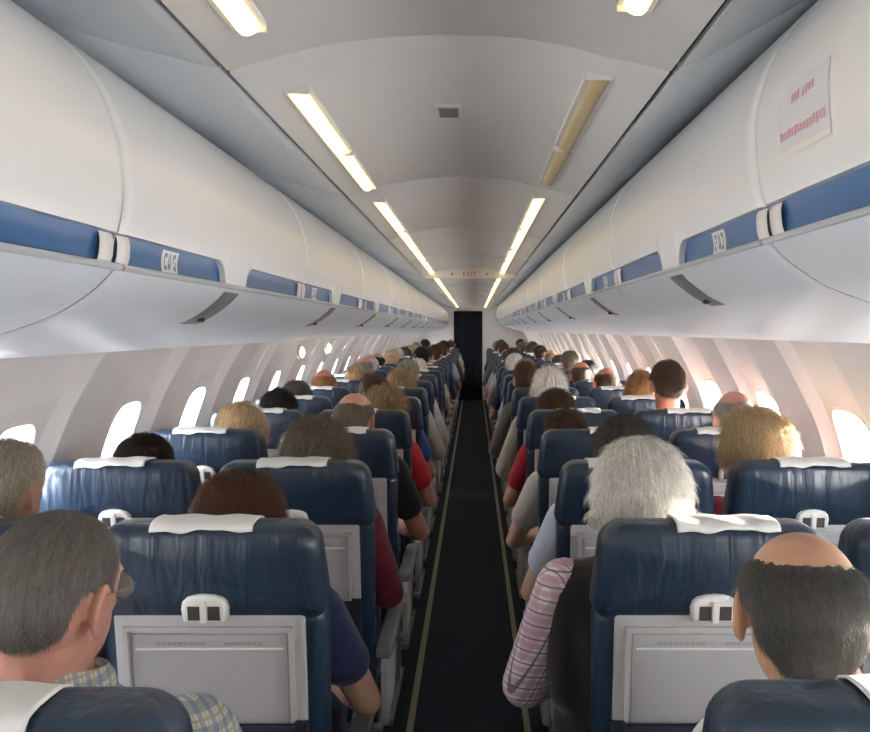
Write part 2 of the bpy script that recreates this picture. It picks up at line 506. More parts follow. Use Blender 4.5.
def light_strip(xc, d0, d1, lit, label, w=.017):
    root = empty('ceiling_light', (xc, d0, EYE + ceil_h(xc)))
    sl = (ceil_h(xc + .01) - ceil_h(xc - .01)) / .02
    mb = MB(); rows = []
    L = d1 - d0
    for y, e in ((0, .003), (.006, -.003), (L - .006, -.003), (L, .003)):
        rows.append([(x, y, x * sl - .003 + e - .011 * math.cos(x / w * PI / 2) ** .6) for x in (-w, -w * .6, 0, w * .6, w)])
    mb.grid(rows); build('diffuser', mb, M['light_on' if lit else 'light_off'], root, 60)
    fr = MB()
    for x in (-w - .004, w + .004): fr.box(x - .004, x + .004, 0, L, x * sl - .006, x * sl + .002)
    for y in (0, L): fr.box(-w - .008, w + .008, y - .003, y + .003, -.010, .008)
    build('lamp_frame', fr, M['ceiling'], root)
    tag(root, label, 'ceiling light', 'ceiling strip lights')
far = []
d = 5.03
while d < 18.2:
    far.append((d, min(d + .80, 18.3))); d += .86
spec = {'l': [(.55, 1.33, 1)] + [(1.676, 2.245, 1), (2.275, 2.82, 1), (3.12, 4.05, 1), (4.10, 4.98, 1)] + [(a, b, 1) for a, b in far],
        'r': [(.55, 1.245, 1)] + [(1.585, 2.20, 0), (2.22, 2.72, 0), (3.03, 3.95, 1), (4.0, 4.95, 1)] + [(a, b, 1) for a, b in far]}
for sd, xc in (('l', -.342), ('r', .229)):
    for i, (a, b, lit) in enumerate(spec[sd]):
        side = BINW[sd]
        if not lit: lab = f'unlit amber ceiling strip, the {"longer" if i == 1 else "shorter"} of the two dark ones on the right'
        elif i == 0: lab = f'lit ceiling strip cut off by the top picture edge on the {side}'
        else: lab = f'warm lit ceiling strip, {ORD[i]} from the camera in the {side} ceiling row'
        light_strip(xc, a, b, lit, lab)
for xc, side in ((-.342, 'left'), (.229, 'right')):
    for i, a in enumerate((-4.6, -3.4, -2.2, -1.0)):
        light_strip(xc, a, a + 1.0, 1, f'lit ceiling strip behind the camera, {ORD[3 - i]} back in the {side} row')
# small ceiling vent
v = empty('ceiling_vent', (-.058, 2.0, EYE + ceil_h(-.058)))
build('vent_frame', MB().box(-.03, .03, -.055, .055, -.004, .006), M['ceiling'], v)
build('vent_grille', MB().box(-.022, .022, -.04, .04, -.0055, 0), M['print'], v)
tag(v, 'small dark rectangular vent in the middle of the ceiling', 'vent')
# exit header across the ceiling
y = 7.1
mb = MB()
rows = [[(p.x, y - .02, EYE + p.y - .001) for p in ce], [(p.x, y - .02, EYE + .412) for p in ce], [(p.x, y + .02, EYE + .412) for p in ce], [(p.x, y + .02, EYE + p.y - .001) for p in ce]]
hd = build('exit_sign', mb.grid(rows), M['ceiling'])
tag(hd, 'pale header with red EXIT lettering across the ceiling', 'exit sign')
def text_mesh(s, size, name):
    cu = bpy.data.curves.new(name, 'FONT'); cu.body = s; cu.size = size; cu.align_x = 'CENTER'; cu.extrude = .0008
    o = bpy.data.objects.new(name, cu); C.objects.link(o)
    dg = bpy.context.evaluated_depsgraph_get(); me = bpy.data.meshes.new_from_object(o.evaluated_get(dg))
    bpy.data.objects.remove(o); bpy.data.curves.remove(cu); return me
me = text_mesh('EXIT', .055, 'lettering'); me.materials.append(M['red'])
t = link('lettering', me, hd); t.location = (-.035, y - .0215, EYE + .428); t.rotation_euler = (PI / 2, 0, 0)
mb = MB()
for sx in (-1, 1):
    x = -.035 + sx * .135; mb = MB()
    mb.add([(x + sx * .02, y - .0215, EYE + .447), (x, y - .0215, EYE + .46), (x, y - .0215, EYE + .434)], [(0, 1, 2)])
    build('arrow_mark', mb, M['red'], hd)

# ------------------------------------------------------------------ side walls with windows
def wall_fn(sd):
    ps = densify(WALLP[sd], 6)
    Ls = [0]
    for a, b in zip(ps[:-1], ps[1:]): Ls.append(Ls[-1] + (b - a).length)
    def at(s):
        s = max(0, min(Ls[-1], s))
        for i in range(len(ps) - 1):
            if s <= Ls[i + 1] + 1e-9:
                t = (s - Ls[i]) / (Ls[i + 1] - Ls[i]); return ps[i].lerp(ps[i + 1], t)
        return ps[-1]
    def s_of(h):
        for i in range(len(ps) - 1):
            if ps[i].y >= h >= ps[i + 1].y:
                return Ls[i] + (Ls[i + 1] - Ls[i]) * (ps[i].y - h) / (ps[i].y - ps[i + 1].y)
    return at, s_of, Ls[-1]
wn = 0
for sd in 'lr':
    sg = -1 if sd == 'l' else 1
    at, s_of, S = wall_fn(sd)
    WP = .785
    k0 = math.floor((BACK - WIN0[sd]) / WP) + 1
    bays = [WIN0[sd] + WP * k for k in range(k0, 40) if WIN0[sd] + WP * (k + .5) < END]
    s_t, s_b = s_of(-.265), s_of(-.535)
    hw = .118 if sd == 'l' else .135
    def off(dy):
        a = abs(dy)
        if a < .165: return .036
        if a < .215: return .036 * (1 - (a - .165) / .05)
        if a < .235: return 0
        if a < .25: return .004
        return .004
    def W(y, s, yc, extra=0.):
        p = at(s); o = (off(y - yc) if s > .02 else 0) + extra
        # lean outwards along the wall's normal, taken as horizontal
        return (p.x + sg * o, y, EYE + p.y)
    mb = MB()
    for yc in bays:
        ss = [S * i / 52 for i in range(53)]
        for dys in ((-WP / 2, -.25, -.235, -.215, -.19, -.165, -.15), (.15, .165, .19, .215, .235, .25, WP / 2)):
            mb.grid([[W(yc + dy, s, yc) for s in ss] for dy in dys])
        # around the window: rectangle |dy|<.15, s in [sa, sb] with a rounded hole
        sa, sb_ = s_t - .06, s_b + .06
        dn = [-.157 + .314 * i / 8 for i in range(9)]
        mb.grid([[W(yc + dy, q, yc, .0015) for q in [t for t in ss if t < sa] + [sa + .004]] for dy in dn])
        mb.grid([[W(yc + dy, q, yc, .055) for q in [t for t in ss if t < sa] + [sa]] for dy in (-WP / 2, -.2, 0, .2, WP / 2)])  # unseen backing sheet outside, added to block sun leaking above the windows
        mb.grid([[W(yc + dy, q, yc, .0015) for q in [sb_ - .004] + [t for t in ss if t > sb_]] for dy in dn])
        cs = (s_t + s_b) / 2; hh = (s_b - s_t) / 2; ho = (sb_ - sa) / 2
        nn = 72; inner = []; outer = []
        for i in range(nn):
            a = 2 * PI * i / nn; ca, sa_ = math.cos(a), math.sin(a)
            e = 3.4
            r = (abs(ca) ** e + abs(sa_) ** e) ** (-1 / e)
            inner.append((hw * r * ca, hh * r * sa_))
            m = max(abs(ca), abs(sa_)); outer.append((.164 * ca / m, (ho + .012) * sa_ / m))
        rows = []
        for t, ex in ((0, .001), (.06, .001), (.12, 0), (.5, 0), (.93, 0), (1, .006)):
            rows.append([W(yc + o[0] * (1 - t) + i_[0] * t, cs + o[1] * (1 - t) + i_[1] * t, yc, ex) for o, i_ in zip(outer, inner)])
        # reveal going out to the skin
        rows.append([W(yc + i_[0] * .95, cs + i_[1] * .96, yc, .03) for i_ in inner])
        rows.append([W(yc + i_[0] * .93, cs + i_[1] * .94, yc, .055) for i_ in inner])
        mb.grid(rows, close_v=True)
        wn += 1
        pane = MB()
        pp = [W(yc + i_[0] * .95, cs + i_[1] * .96, yc, .046) for i_ in inner]
        p2 = [(x + sg * .003, y, z) for x, y, z in pp]
        c0 = len(pp)
        pane.loft([pp, p2])
        wroot = empty(f'window_{wn}', (0, 0, 0)); struct(wroot)
        build('pane', pane, M['glass'], wroot)
        fr = MB()
        fr.grid([[W(yc + i_[0] * f, cs + i_[1] * f, yc, e) for i_ in inner] for f, e in ((1.10, .001), (1.08, -.005), (1.01, -.006), (.975, .0), (.965, .02))], close_v=True)
        build('window_frame', fr, M['wall'], wroot)
    # close the gaps at both ends of the run of bays
    ss = [S * i / 26 for i in range(27)]
    for a, b in ((BACK, bays[0] - WP / 2), (bays[-1] + WP / 2, END)):
        mb.grid([[(at(s).x + sg * .004, y, EYE + at(s).y) for s in ss] for y in (a, b)])
    struct(build('wall_left' if sd == 'l' else 'wall_right', mb, M['wall'], None, 16))
    # opaque skin above and below the windows outside, so daylight enters by the windows only
    mb = MB()
    mb.grid([[(sg * x, y, EYE + h) for x, h in ((1.5, -1.6), (1.5, -1.6))] for y in (BACK, END)])
    # lining from the wall's top edge up and over the bins
    q0 = WALLP[sd][0]
    mb = MB(); mb.grid([[(x, y, EYE + h) for x, h in ((q0[0] + sg * .06, q0[1] - .03), (q0[0] + sg * .004, q0[1] - .003), (q0[0] + sg * .02, q0[1] + .05), (q0[0] + sg * .12, q0[1] + .2), (sg * 1.3, .72))] for y in (BACK, END)])
    struct(build('ceiling', mb, M['bulk'], None))

# reading lamps glowing under the left bins
for i, (x, y_, d) in enumerate(((300, 352, 5.35), (327, 348, 6.15))):
    p = px(x, y_, d); p.x = -1.085; p.y = F * 1.085 / (VX - x); p.z = EYE - (y_ - VY) / F * p.y
    r = empty('reading_lamp', p)
    rot = Matrix.Rotation(math.radians(25), 3, 'Y')
    build('bezel', MB().ellipsoid((0, 0, 0), (.02, .05, .05)), M['white'], r)
    build('lamp_lens', MB().ellipsoid((.012, -.006, -.002), (.018, .04, .034)), M['readlamp'], r)
    tag(r, f'small warm glowing lamp on the left sidewall, {"nearer" if i == 0 else "farther"} of the pair', 'lamp')

# ------------------------------------------------------------------ floor, floor strips, end walls
mb = MB(); mb.grid([[(-1.26, y, 0), (-.6, y, 0), (0, y, 0), (.6, y, 0), (1.2, y, 0)] for y in (BACK, 0, 4, 9, END + .06)])
struct(build('floor', mb, M['carpet']))
for i, (x0, x1) in enumerate(((-.258, -.232), (.192, .216))):
    mb = MB(); mb.box(x0, x1, BACK, END - .04, .0, .006)
    struct(build(f'trim_{n + 1 + i}', mb, M['strip']))
def section(y):
    l = [(x, h) for x, h in WALLP['l']]; r = [(x, h) for x, h in WALLP['r']]
    return l, r
# front bulkhead with a doorway
dl, dr, dt = -.42, .165, .37
mb = MB()
mb.box(-1.4, dl, END, END + .04, 0, EYE + .7); mb.box(dr, 1.4, END, END + .04, 0, EYE + .7); mb.box(dl, dr, END, END + .04, EYE + dt, EYE + .7)
struct(build('wall_front', mb, M['bulk']))
struct(build('doorway_light_block', MB().box(-.6, .4, END + .05, END + .09, -.02, 2.2), M['dark']))  # unseen dark plate, added to keep sky from showing around the curtain
mb = MB().box(-1.5, 1.5, BACK - .04, BACK, 0, EYE + .72); struct(build('wall_back', mb, M['bulk']))
mb = MB(); rows = []
for z in (.003, .5, 1., 1.5, EYE + dt + .012):
    rows.append([(dl - .012 + (dr - dl + .024) * i / 60, END - .032 + .018 * math.sin(i * .85) * (1 - .1 * z), z) for i in range(61)])
cu = build('curtain', mb.grid(rows), M['curtain'], None, 80)
so = cu.modifiers.new('thickness', 'SOLIDIFY'); so.thickness = .004
tag(cu, 'dark navy curtain closing the doorway at the far end of the aisle', 'curtain')

# ------------------------------------------------------------------ seats
def rr_outline(wb, wt, z0, z1, rb, rt, n=7):
    """closed outline in (x, z): width wb at the bottom, wt at the top, rounded corners"""
    pts = []
    def arc(cx, cz, r, a0, a1):
        for k in range(n + 1):
            a = math.radians(a0 + (a1 - a0) * k / n); pts.append(Vector((cx + r * math.cos(a), cz + r * math.sin(a))))
    arc(wb / 2 - rb, z0 + rb, rb, -90, 0); arc(wt / 2 - rt, z1 - rt, rt, 0, 90)
    arc(-wt / 2 + rt, z1 - rt, rt, 90, 180); arc(-wb / 2 + rb, z0 + rb, rb, 180, 270)
    return pts
def slab(mb, ol, y0, y1, er, puff0=0., puff1=0., lean=None, n=4):
    """puffy slab: outline in (x,z) between y0 (towards the camera) and y1, rounded edge er"""
    c = sum(ol, Vector((0, 0))) / len(ol)
    N_ = len(ol)
    nrm = []
    for i in range(N_):
        t = (ol[(i + 1) % N_] - ol[i - 1]); nrm.append(Vector((t.y, -t.x)).normalized() if t.length > 1e-9 else Vector((0, 0)))
    def ring(ins, y):
        r = []
        for p, q in zip(ol, nrm):
            w = p - q * ins; r.append((w.x, y, w.y))
        return r
    def scaled(f, y):
        b = [p - q * er for p, q in zip(ol, nrm)]
        return [((c + (p - c) * f).x, y, (c + (p - c) * f).y) for p in b]
    rings = []
    for f in (.02, .3, .55, .8): rings.append(scaled(f, y0 - puff0 * (1 - f * f)))
    for k in range(n + 1):
        a = PI / 2 * k / n; rings.append(ring(er * (1 - math.sin(a)), y0 + er * (1 - math.cos(a))))
    for k in range(n, -1, -1):
        a = PI / 2 * k / n; rings.append(ring(er * (1 - math.sin(a)), y1 - er * (1 - math.cos(a))))
    for f in (.8, .55, .3, .02): rings.append(scaled(f, y1 + puff1 * (1 - f * f)))
    if lean: rings = [[(x, y + lean * (1.148 - z), z) for x, y, z in r] for r in rings]
    return mb.loft(rings)
LEAN = .16
def leaned(mb):
    mb.v = [(x, y + LEAN * (1.148 - z), z) for x, y, z in mb.v]; return mb

def make_seat(arms):
    r = empty('airline_seat')
    # leather headrest: wraps over the top, seen from behind
    ol = rr_outline(.462, .436, .955, 1.148, .03, .05)
    build('headrest', slab(MB(), ol, 0., .115, .032, .010, .012, LEAN), M['leather'], r, 80)
    # backrest with side bolsters
    ol = rr_outline(.440, .448, .44, .975, .04, .03)
    build('backrest', slab(MB(), ol, .022, .125, .028, 0, .012, LEAN), M['leather'], r, 80)
    # grey shell plate with recessed table
    mb = MB()
    x, z0, z1 = .188, .735, .972
    slab(mb, rr_outline(2 * x, 2 * x, z0, z1, .008, .008, 3), .008, .03, .004, 0, 0, LEAN, 2)
    build('back_shell', mb, M['tray'], r, 40)
    # raised rim of the table recess, then the folded table
    mb = MB()
    for (a, b, c, d_) in ((-.168, -.158, .748, .944), (.158, .168, .748, .944), (-.168, .168, .936, .944)):
        mb.box(a, b, -.004, .012, c, d_)
    sh = build('table_surround', leaned(mb), M['tray'], r)
    mb = MB(); slab(mb, rr_outline(.308, .308, .738, .928, .008, .004, 3), .0045, .016, .003, 0, 0, LEAN, 2)
    tb = build('tray_table', mb, M['trayin'], r, 40)
    mb = MB(); mb.box(-.146, .146, .002, .007, .896, .900)
    
    build('table_ridge', leaned(mb), M['white'], tb)
    mb = MB(); t_ = None
    for k in range(9): mb.box(-.105 + k * .011, -.097 + k * .011, 0.003, .006, .906, .912)
    build('table_print', leaned(mb), M['faint'], tb); mb = MB()
    for k in range(7): mb.box(.030 + k * .011, .038 + k * .011, 0.003, .006, .906, .912)
    build('table_print', leaned(mb), M['faint'], tb)
    # white latch with two dark slots
    mb = MB(); ol = [Vector(p) for p in ((.038, .961), (.042, .963), (.045, .988), (.042, 1.002), (.034, 1.010), (.018, 1.015), (0, 1.0165), (-.018, 1.015), (-.034, 1.010), (-.042, 1.002), (-.045, .988), (-.042, .963), (-.038, .961))]
    slab(mb, ol, -.020, .012, .006, 0, 0, LEAN, 3)
    la = build('table_latch', mb, M['white'], r, 50)
    mb = MB()
    for sx in (-1, 1):
        mb = MB(); mb.box(min(sx * .008, sx * .031), max(sx * .008, sx * .031), -.0215, -.012, .966, .994)
        build('latch_slot', leaned(mb), M['slot'], la)
    mb = MB(); mb.box(-.006, .006, -.026, -.012, .962, 1.004); build('latch_knob', leaned(mb), M['white'], la)
    # hinge blocks at the table's lower corners
    for sx in (-1, 1):
        mb = MB(); mb.box(sx * .176 - .012, sx * .176 + .012, -.004, .014, .722, .744); build('table_hinge', leaned(mb), M['pocket'], r)
    # pocket below
    mb = MB(); slab(mb, rr_outline(.37, .38, .47, .735, .02, .006, 3), -.004, .03, .008, .012, 0, LEAN, 3)
    build('literature_pocket', mb, M['pocket'], r, 60)
    # cushion
    ol = [Vector(p) for p in ((.22, .19), (.225, .22), (.222, .62), (.20, .66), (-.20, .66), (-.222, .62), (-.225, .22), (-.22, .19))]
    mb = MB(); slab(mb, ol, .32, .403, .025, 0, .012)
    mb.v = [(a, c, b) for a, b, c in mb.v]
    build('seat_cushion', mb, M['leather'], r, 70)
    # armrests with their supports
    for sx in arms:
        mb = MB(); ol = [Vector(p) for p in ((.02, .12), (.026, .16), (.026, .56), (.018, .59), (-.018, .59), (-.026, .56), (-.026, .16), (-.02, .12))]
        slab(mb, ol, .548, .584, .010)
        mb.v = [(a + sx * .248, c, b) for a, b, c in mb.v]
        a_ = build('armrest', mb, M['armrest'], r, 50)
        mb = MB(); ol = [Vector(p) for p in ((.17, .33), (.40, .36), (.46, .42), (.46, .47), (.36, .55), (.20, .55), (.15, .5))]
        b = len(mb.v)
        x0, x1 = sx * .238, sx * .258
        mb.loft([[(x0, p.x, p.y) for p in ol], [(x1, p.x, p.y) for p in ol]])
        build('side_panel', mb, M['tray'], a_, 30)
    # frame tubes, legs and foot fittings
    for y in (.24, .56): build('frame_tube', MB().tube([(-.235, y, .298), (.235, y, .298)], .019, 10), M['metal'], r)
    for sx in (-1, 1):
        mb = MB(); xx = sx * .19
        mb.box(xx - .012, xx + .012, .15, .19, .0, .34); mb.box(xx - .012, xx + .012, .50, .54, .0, .34)
        mb.add([(xx - .008, .18, .05), (xx + .008, .18, .05), (xx + .008, .51, .28), (xx - .008, .51, .28), (xx - .008, .18, .09), (xx + .008, .18, .09), (xx + .008, .51, .32), (xx - .008, .51, .32)],
               [(0, 1, 2, 3), (4, 5, 6, 7), (0, 1, 5, 4), (3, 2, 6, 7), (0, 3, 7, 4), (1, 2, 6, 5)])
        mb.box(xx - .018, xx + .018, .10, .62, .0, .025)
        build('leg', mb, M['metal'], r, 30)
    # white head cover folded over the top
    mb = MB(); rows = []
    rnd = random.Random(2)
    nx = 41
    for i in range(nx):
        x = -.10 + .20 * i / (nx - 1); row = []
        wob = .003 * math.sin(i * .17 + .4) + .0015 * math.sin(i * .55 + 1)
        top = 1.148 + .002
        prof = [(.004, 1.1385 - wob), (.008, 1.1435 - wob * .6), (.014, 1.148), (.022, top), (.036, top + .002), (.058, top + .003), (.085, top + .002), (.103, top - .005), (.118, 1.125), (.128, 1.09), (.131, 1.0), (.131, .93)]
        for y, z in prof: row.append((x, y + LEAN * (1.148 - z), z + .0015 * math.sin(i * .35 + y * 40)))
        rows.append(row)
    mb.grid(rows)
    hc = build('headrest_cover', mb, M['cloth_white'], r, 80)
    m_ = hc.modifiers.new('thickness', 'SOLIDIFY'); m_.thickness = .003; m_.offset = 1
    return r

SEATX = {('l', 'a'): -.520, ('l', 'w'): -1.02, ('r', 'a'): .470, ('r', 'w'): .965}
proto = {'a': make_seat((-1, 1)), 'lw': make_seat((-1,)), 'rw': make_seat((1,))}
first = set()
rs = random.Random(11)
seat_special = {
    (0, 'l', 'a'): 'nearest navy leather seat at bottom left, behind the person in blue plaid',
    (0, 'r', 'a'): 'nearest navy leather seat at bottom right, behind the bald crown with dark fringe',
    (1, 'l', 'a'): 'navy leather seat with grey tray table just ahead of the person in blue plaid',
    (1, 'r', 'a'): 'navy leather seat with grey tray table directly behind the white-haired person',
    (1, 'l', 'w'): 'navy window seat at the left picture edge behind the cropped grey hair',
    (1, 'r', 'w'): 'navy window seat just showing its corner at the right picture edge',
    (2, 'l', 'w'): 'light-catching blue leather window seat behind the dark brown crown of hair, left side',
    (2, 'r', 'w'): 'wide bright blue leather window seat behind the sunlit blonde head, right side',
    (2, 'l', 'a'): 'navy aisle seat behind the person with grey-brown hair and maroon sleeve',
    (2, 'r', 'a'): 'navy aisle seat mostly hidden by the white-haired head, right of the aisle',
}
for k in range(NROWS):
    for sd in 'lr':
        for po in 'aw':
            if k == 0 and po == 'w': continue
            pk = 'a' if po == 'a' else sd + po
            o = copy_tree(proto[pk]) if pk in first else proto[pk]; first.add(pk)
            o.location = (SEATX[sd, po] + (rs.random() - .5) * .008, ROW0 - (.062 if k else (.108 if sd == 'l' else .088)) + PITCH * k, 0)
            side = BINW[sd]
            lab = seat_special.get((k, sd, po)) or f'navy leather {"aisle" if po == "a" else "window"} seat {side} of the aisle, {ORD[k]} row from the camera'
            tag(o, lab, 'airline seat', 'navy leather seats in rows')
            for ch in o.children:
                if ch.name.startswith('headrest_cover'):
                    ch.location.x = {(0, 'l', 'a'): -.03, (0, 'r', 'a'): .03, (1, 'l', 'a'): -.01, (1, 'r', 'a'): .02}.get((k, sd, po), (rs.random() - .5) * .10); ch.rotation_euler.y = (rs.random() - .5) * .03

# ------------------------------------------------------------------ people
def remesh(mb, name, vox, mat, smooth=4):
    me = mb.mesh(name + '_raw')
    o = bpy.data.objects.new('tmp', me); C.objects.link(o)
    rm = o.modifiers.new('r', 'REMESH'); rm.mode = 'VOXEL'; rm.voxel_size = vox; rm.use_smooth_shade = True
    if smooth:
        s = o.modifiers.new('s', 'SMOOTH'); s.factor = .5; s.iterations = smooth
    dg = bpy.context.evaluated_depsgraph_get()
    out = bpy.data.meshes.new_from_object(o.evaluated_get(dg)); out.name = name
    bpy.data.objects.remove(o); bpy.data.meshes.remove(me)
    out.polygons.foreach_set('use_smooth', [True] * len(out.polygons))
    out.materials.clear(); out.materials.append(mat)
    return out

HC0 = Vector((0, .216, 1.178))   # head centre at a standing height of 1.27 (crown)
def body_shape(mb, ex, sg, eo, slim, head, wide_sh=1., part='body', sleeve='short'):
    """adds the shapes of a seated figure; ex = extra radius (0 skin, .01 cloth). sg: side of the outer arm (+1/-1), eo: elbow reach"""
    f = .93 if slim else 1.
    sw = .172 * f * wide_sh
    def el(cx, cy, cz, rx, ry, tilt=0., n=22):
        return [(cx + (rx + ex) * math.cos(2 * PI * k / n), cy + (ry + ex) * math.sin(2 * PI * k / n), cz + tilt * math.sin(2 * PI * k / n)) for k in range(n)]
    if part in ('body', 'shirt'):
        top = [(0, .255, 1.005, .085 * f, .062), (0, .25, 1.03, .060 * f, .056)] if part == 'body' else [(0, .255, 1.008, .085 * f, .062), (0, .25, 1.025, .062 * f, .058)]
        rings = [(0, .34, .46, .15, .10), (0, .34, .52, .178, .125), (0, .33, .60, .172 * f, .122), (0, .31, .70, .160 * f, .112), (0, .29, .80, .168 * f, .112),
                 (0, .275, .88, .178 * f, .110), (0, .262, .945, .165 * f * wide_sh, .094), (0, .258, .98, .125 * f * wide_sh, .074)] + top
        mb.loft([el(*r) for r in rings])
    arms = {}
    for s in (-1, 1):
        sh = Vector((s * sw, .26, .945))
        if s == sg: elb = Vector((s * (sw + eo), .36, .675)); wr = Vector((s * (sw + eo - .13), .57, .665)); 
        else: elb = Vector((s * .208, .36, .685)); wr = Vector((s * .07, .55, .635))
        arms[s] = (sh, elb, wr)
        r = (.056 * f + ex, .050 * f + ex, .040 * f + ex, .044 * f + ex, .028 * f + ex)
        mid = sh.lerp(elb, .5)
        if part == 'body':
            mb.chain([(sh, r[0]), (mid, r[1]), (elb, r[2]), (elb.lerp(wr, .3), r[3]), (wr, r[4])])
            # hand: palm, four fingers, thumb; curled on the lap or armrest
            dr = (wr - elb).normalized(); ins = Vector((-s, 0, 0)); ins = (ins - dr * ins.dot(dr)).normalized(); up = dr.cross(ins); up = up if up.z > 0 else -up
            pc = wr + dr * .05
            R = Matrix((ins, dr, up)).transposed()
            mb.ellipsoid(pc, (.040, .052, .017), R)
            for q, (oo, ln) in enumerate(((-.030, .060), (-.010, .070), (.010, .074), (.030, .068))):
                b0 = wr + dr * .085 + ins * oo; b1 = b0 + dr * ln * .5 - up * .006; b2 = b1 + dr * ln * .32 - up * .020; b3 = b2 + dr * ln * .12 - up * .02
                mb.chain([(b0, .0092), (b1, .0085), (b2, .008), (b3, .0075)], 8)
            t0 = wr + dr * .03 + ins * .030; t1 = t0 + dr * .028 + ins * .026 - up * .006; t2 = t1 + dr * .030 + ins * .004 - up * .008
            mb.chain([(t0, .012), (t1, .0105), (t2, .009)], 8)
        elif part == 'shirt':
            if sleeve == 'none': pass
            elif sleeve == 'short':
                mb.chain([(sh, r[0] + .002), (mid, r[1] + .004), (sh.lerp(elb, .55), r[1] + .006)])
            else:
                mb.chain([(sh, r[0]), (mid, r[1] + .002), (elb, r[2] + .006), (elb.lerp(wr, .5), r[3]), (elb.lerp(wr, .93), r[4] + .004)])
    if part in ('body', 'trousers'):
        for s in (-1, 1):
            hip = Vector((s * .085, .36, .545)); kn = Vector((s * .105, .72, .545)); an = Vector((s * .10, .70, .10)); toe = Vector((s * .105, .84, .045))
            mb.chain([(hip, .088 + ex), (hip.lerp(kn, .5), .074 + ex), (kn, .056 + ex), (kn.lerp(an, .35), .053 + ex), (an, .036 + ex)])
            if part == 'body': mb.chain([(an, .036), (Vector((s * .102, .72, .055)), .036), (toe, .030)])
        if part == 'trousers': mb.loft([el(*r) for r in ((0, .34, .45, .14, .09), (0, .34, .50, .176, .122), (0, .335, .58, .172, .122), (0, .33, .62, .17, .12))])
    if part == 'body':
        mb.chain([((0, .25, 1.0), .062 * f), (head @ Vector((0, -.018, -.075)), .057 * f)])
        head_shape(mb, head, f)
    return arms

def head_shape(mb, hm, f):
    R = hm.to_3x3()
    def E(c, r, rot=None): mb.ellipsoid(hm @ Vector(c), r, R @ rot if rot is not None else R, 24, 16)
    E((0, 0, .004), (.075, .096, .088))                # cranium
    E((0, -.02, -.018), (.070, .076, .078))            # occiput
    E((0, .028, -.055), (.060 * f, .066, .078))        # face and jaw
    E((0, .050, -.108), (.034 * f, .036, .026))        # chin
    E((0, .052, -.03), (.056, .042, .03))              # cheek bones
    E((0, .082, .012), (.046, .016, .012))             # brow
    mb.capsule(hm @ Vector((0, .088, -.006)), hm @ Vector((0, .106, -.042)), .008, .012)   # nose
    E((0, .089, -.075), (.022, .012, .006)); E((0, .087, -.087), (.020, .012, .007))      # lips
    for s in (-1, 1):
        er = Matrix.Rotation(s * math.radians(24), 3, 'Z') @ Matrix.Rotation(math.radians(-10), 3, 'X')
        c = Vector((s * .079, -.004, -.022))
        # ear: a shallow cup with a raised outer rim
        E(c, (.007, .019, .030), er)
        pts = []
        for k in range(15):
            a = math.radians(-120 + 300 * k / 14)
            pts.append((hm @ (c + er @ Vector((s * .006, -.019 * math.cos(a) * 1.05, .031 * math.sin(a)))), .0052))
        mb.chain(pts, 8)
        E(c + Vector((s * .002, .004, -.031)), (.006, .008, .010), er)

def head_matrix(yaw=0., pitch=0., roll=0., dx=0.):
    R = Matrix.Rotation(yaw, 4, 'Z') @ Matrix.Rotation(pitch, 4, 'X') @ Matrix.Rotation(roll, 4, 'Y')
    piv = Vector((0, .23, 1.06))
    return Matrix.Translation(piv + Vector((dx, 0, 0))) @ R @ Matrix.Translation(HC0 - piv)

BODY = {}
def body_variant(key, sg, eo, slim, head, vox=.0075, wide=1.):
    if key in BODY: return BODY[key]
    mb = MB(); body_shape(mb, 0, sg, eo, slim, head, wide); b = remesh(mb, 'person', vox, M['skin'])
    out = dict(body=b, head=head, sg=sg, eo=eo, slim=slim, wide=wide)
    for sl in ('short', 'long'):
        mb = MB(); body_shape(mb, .011, sg, eo, slim, head, wide, 'shirt', sl); out[sl] = remesh(mb, 'shirt', .010, M['cloth'])
    mb = MB(); body_shape(mb, .010, sg, eo, slim, head, wide, 'trousers'); out['trousers'] = remesh(mb, 'trousers', .012, M['trousers'])
    out['bvh'] = BVHTree.FromPolygons([v.co for v in b.vertices], [p.vertices[:] for p in b.polygons])
    BODY[key] = out
    return out

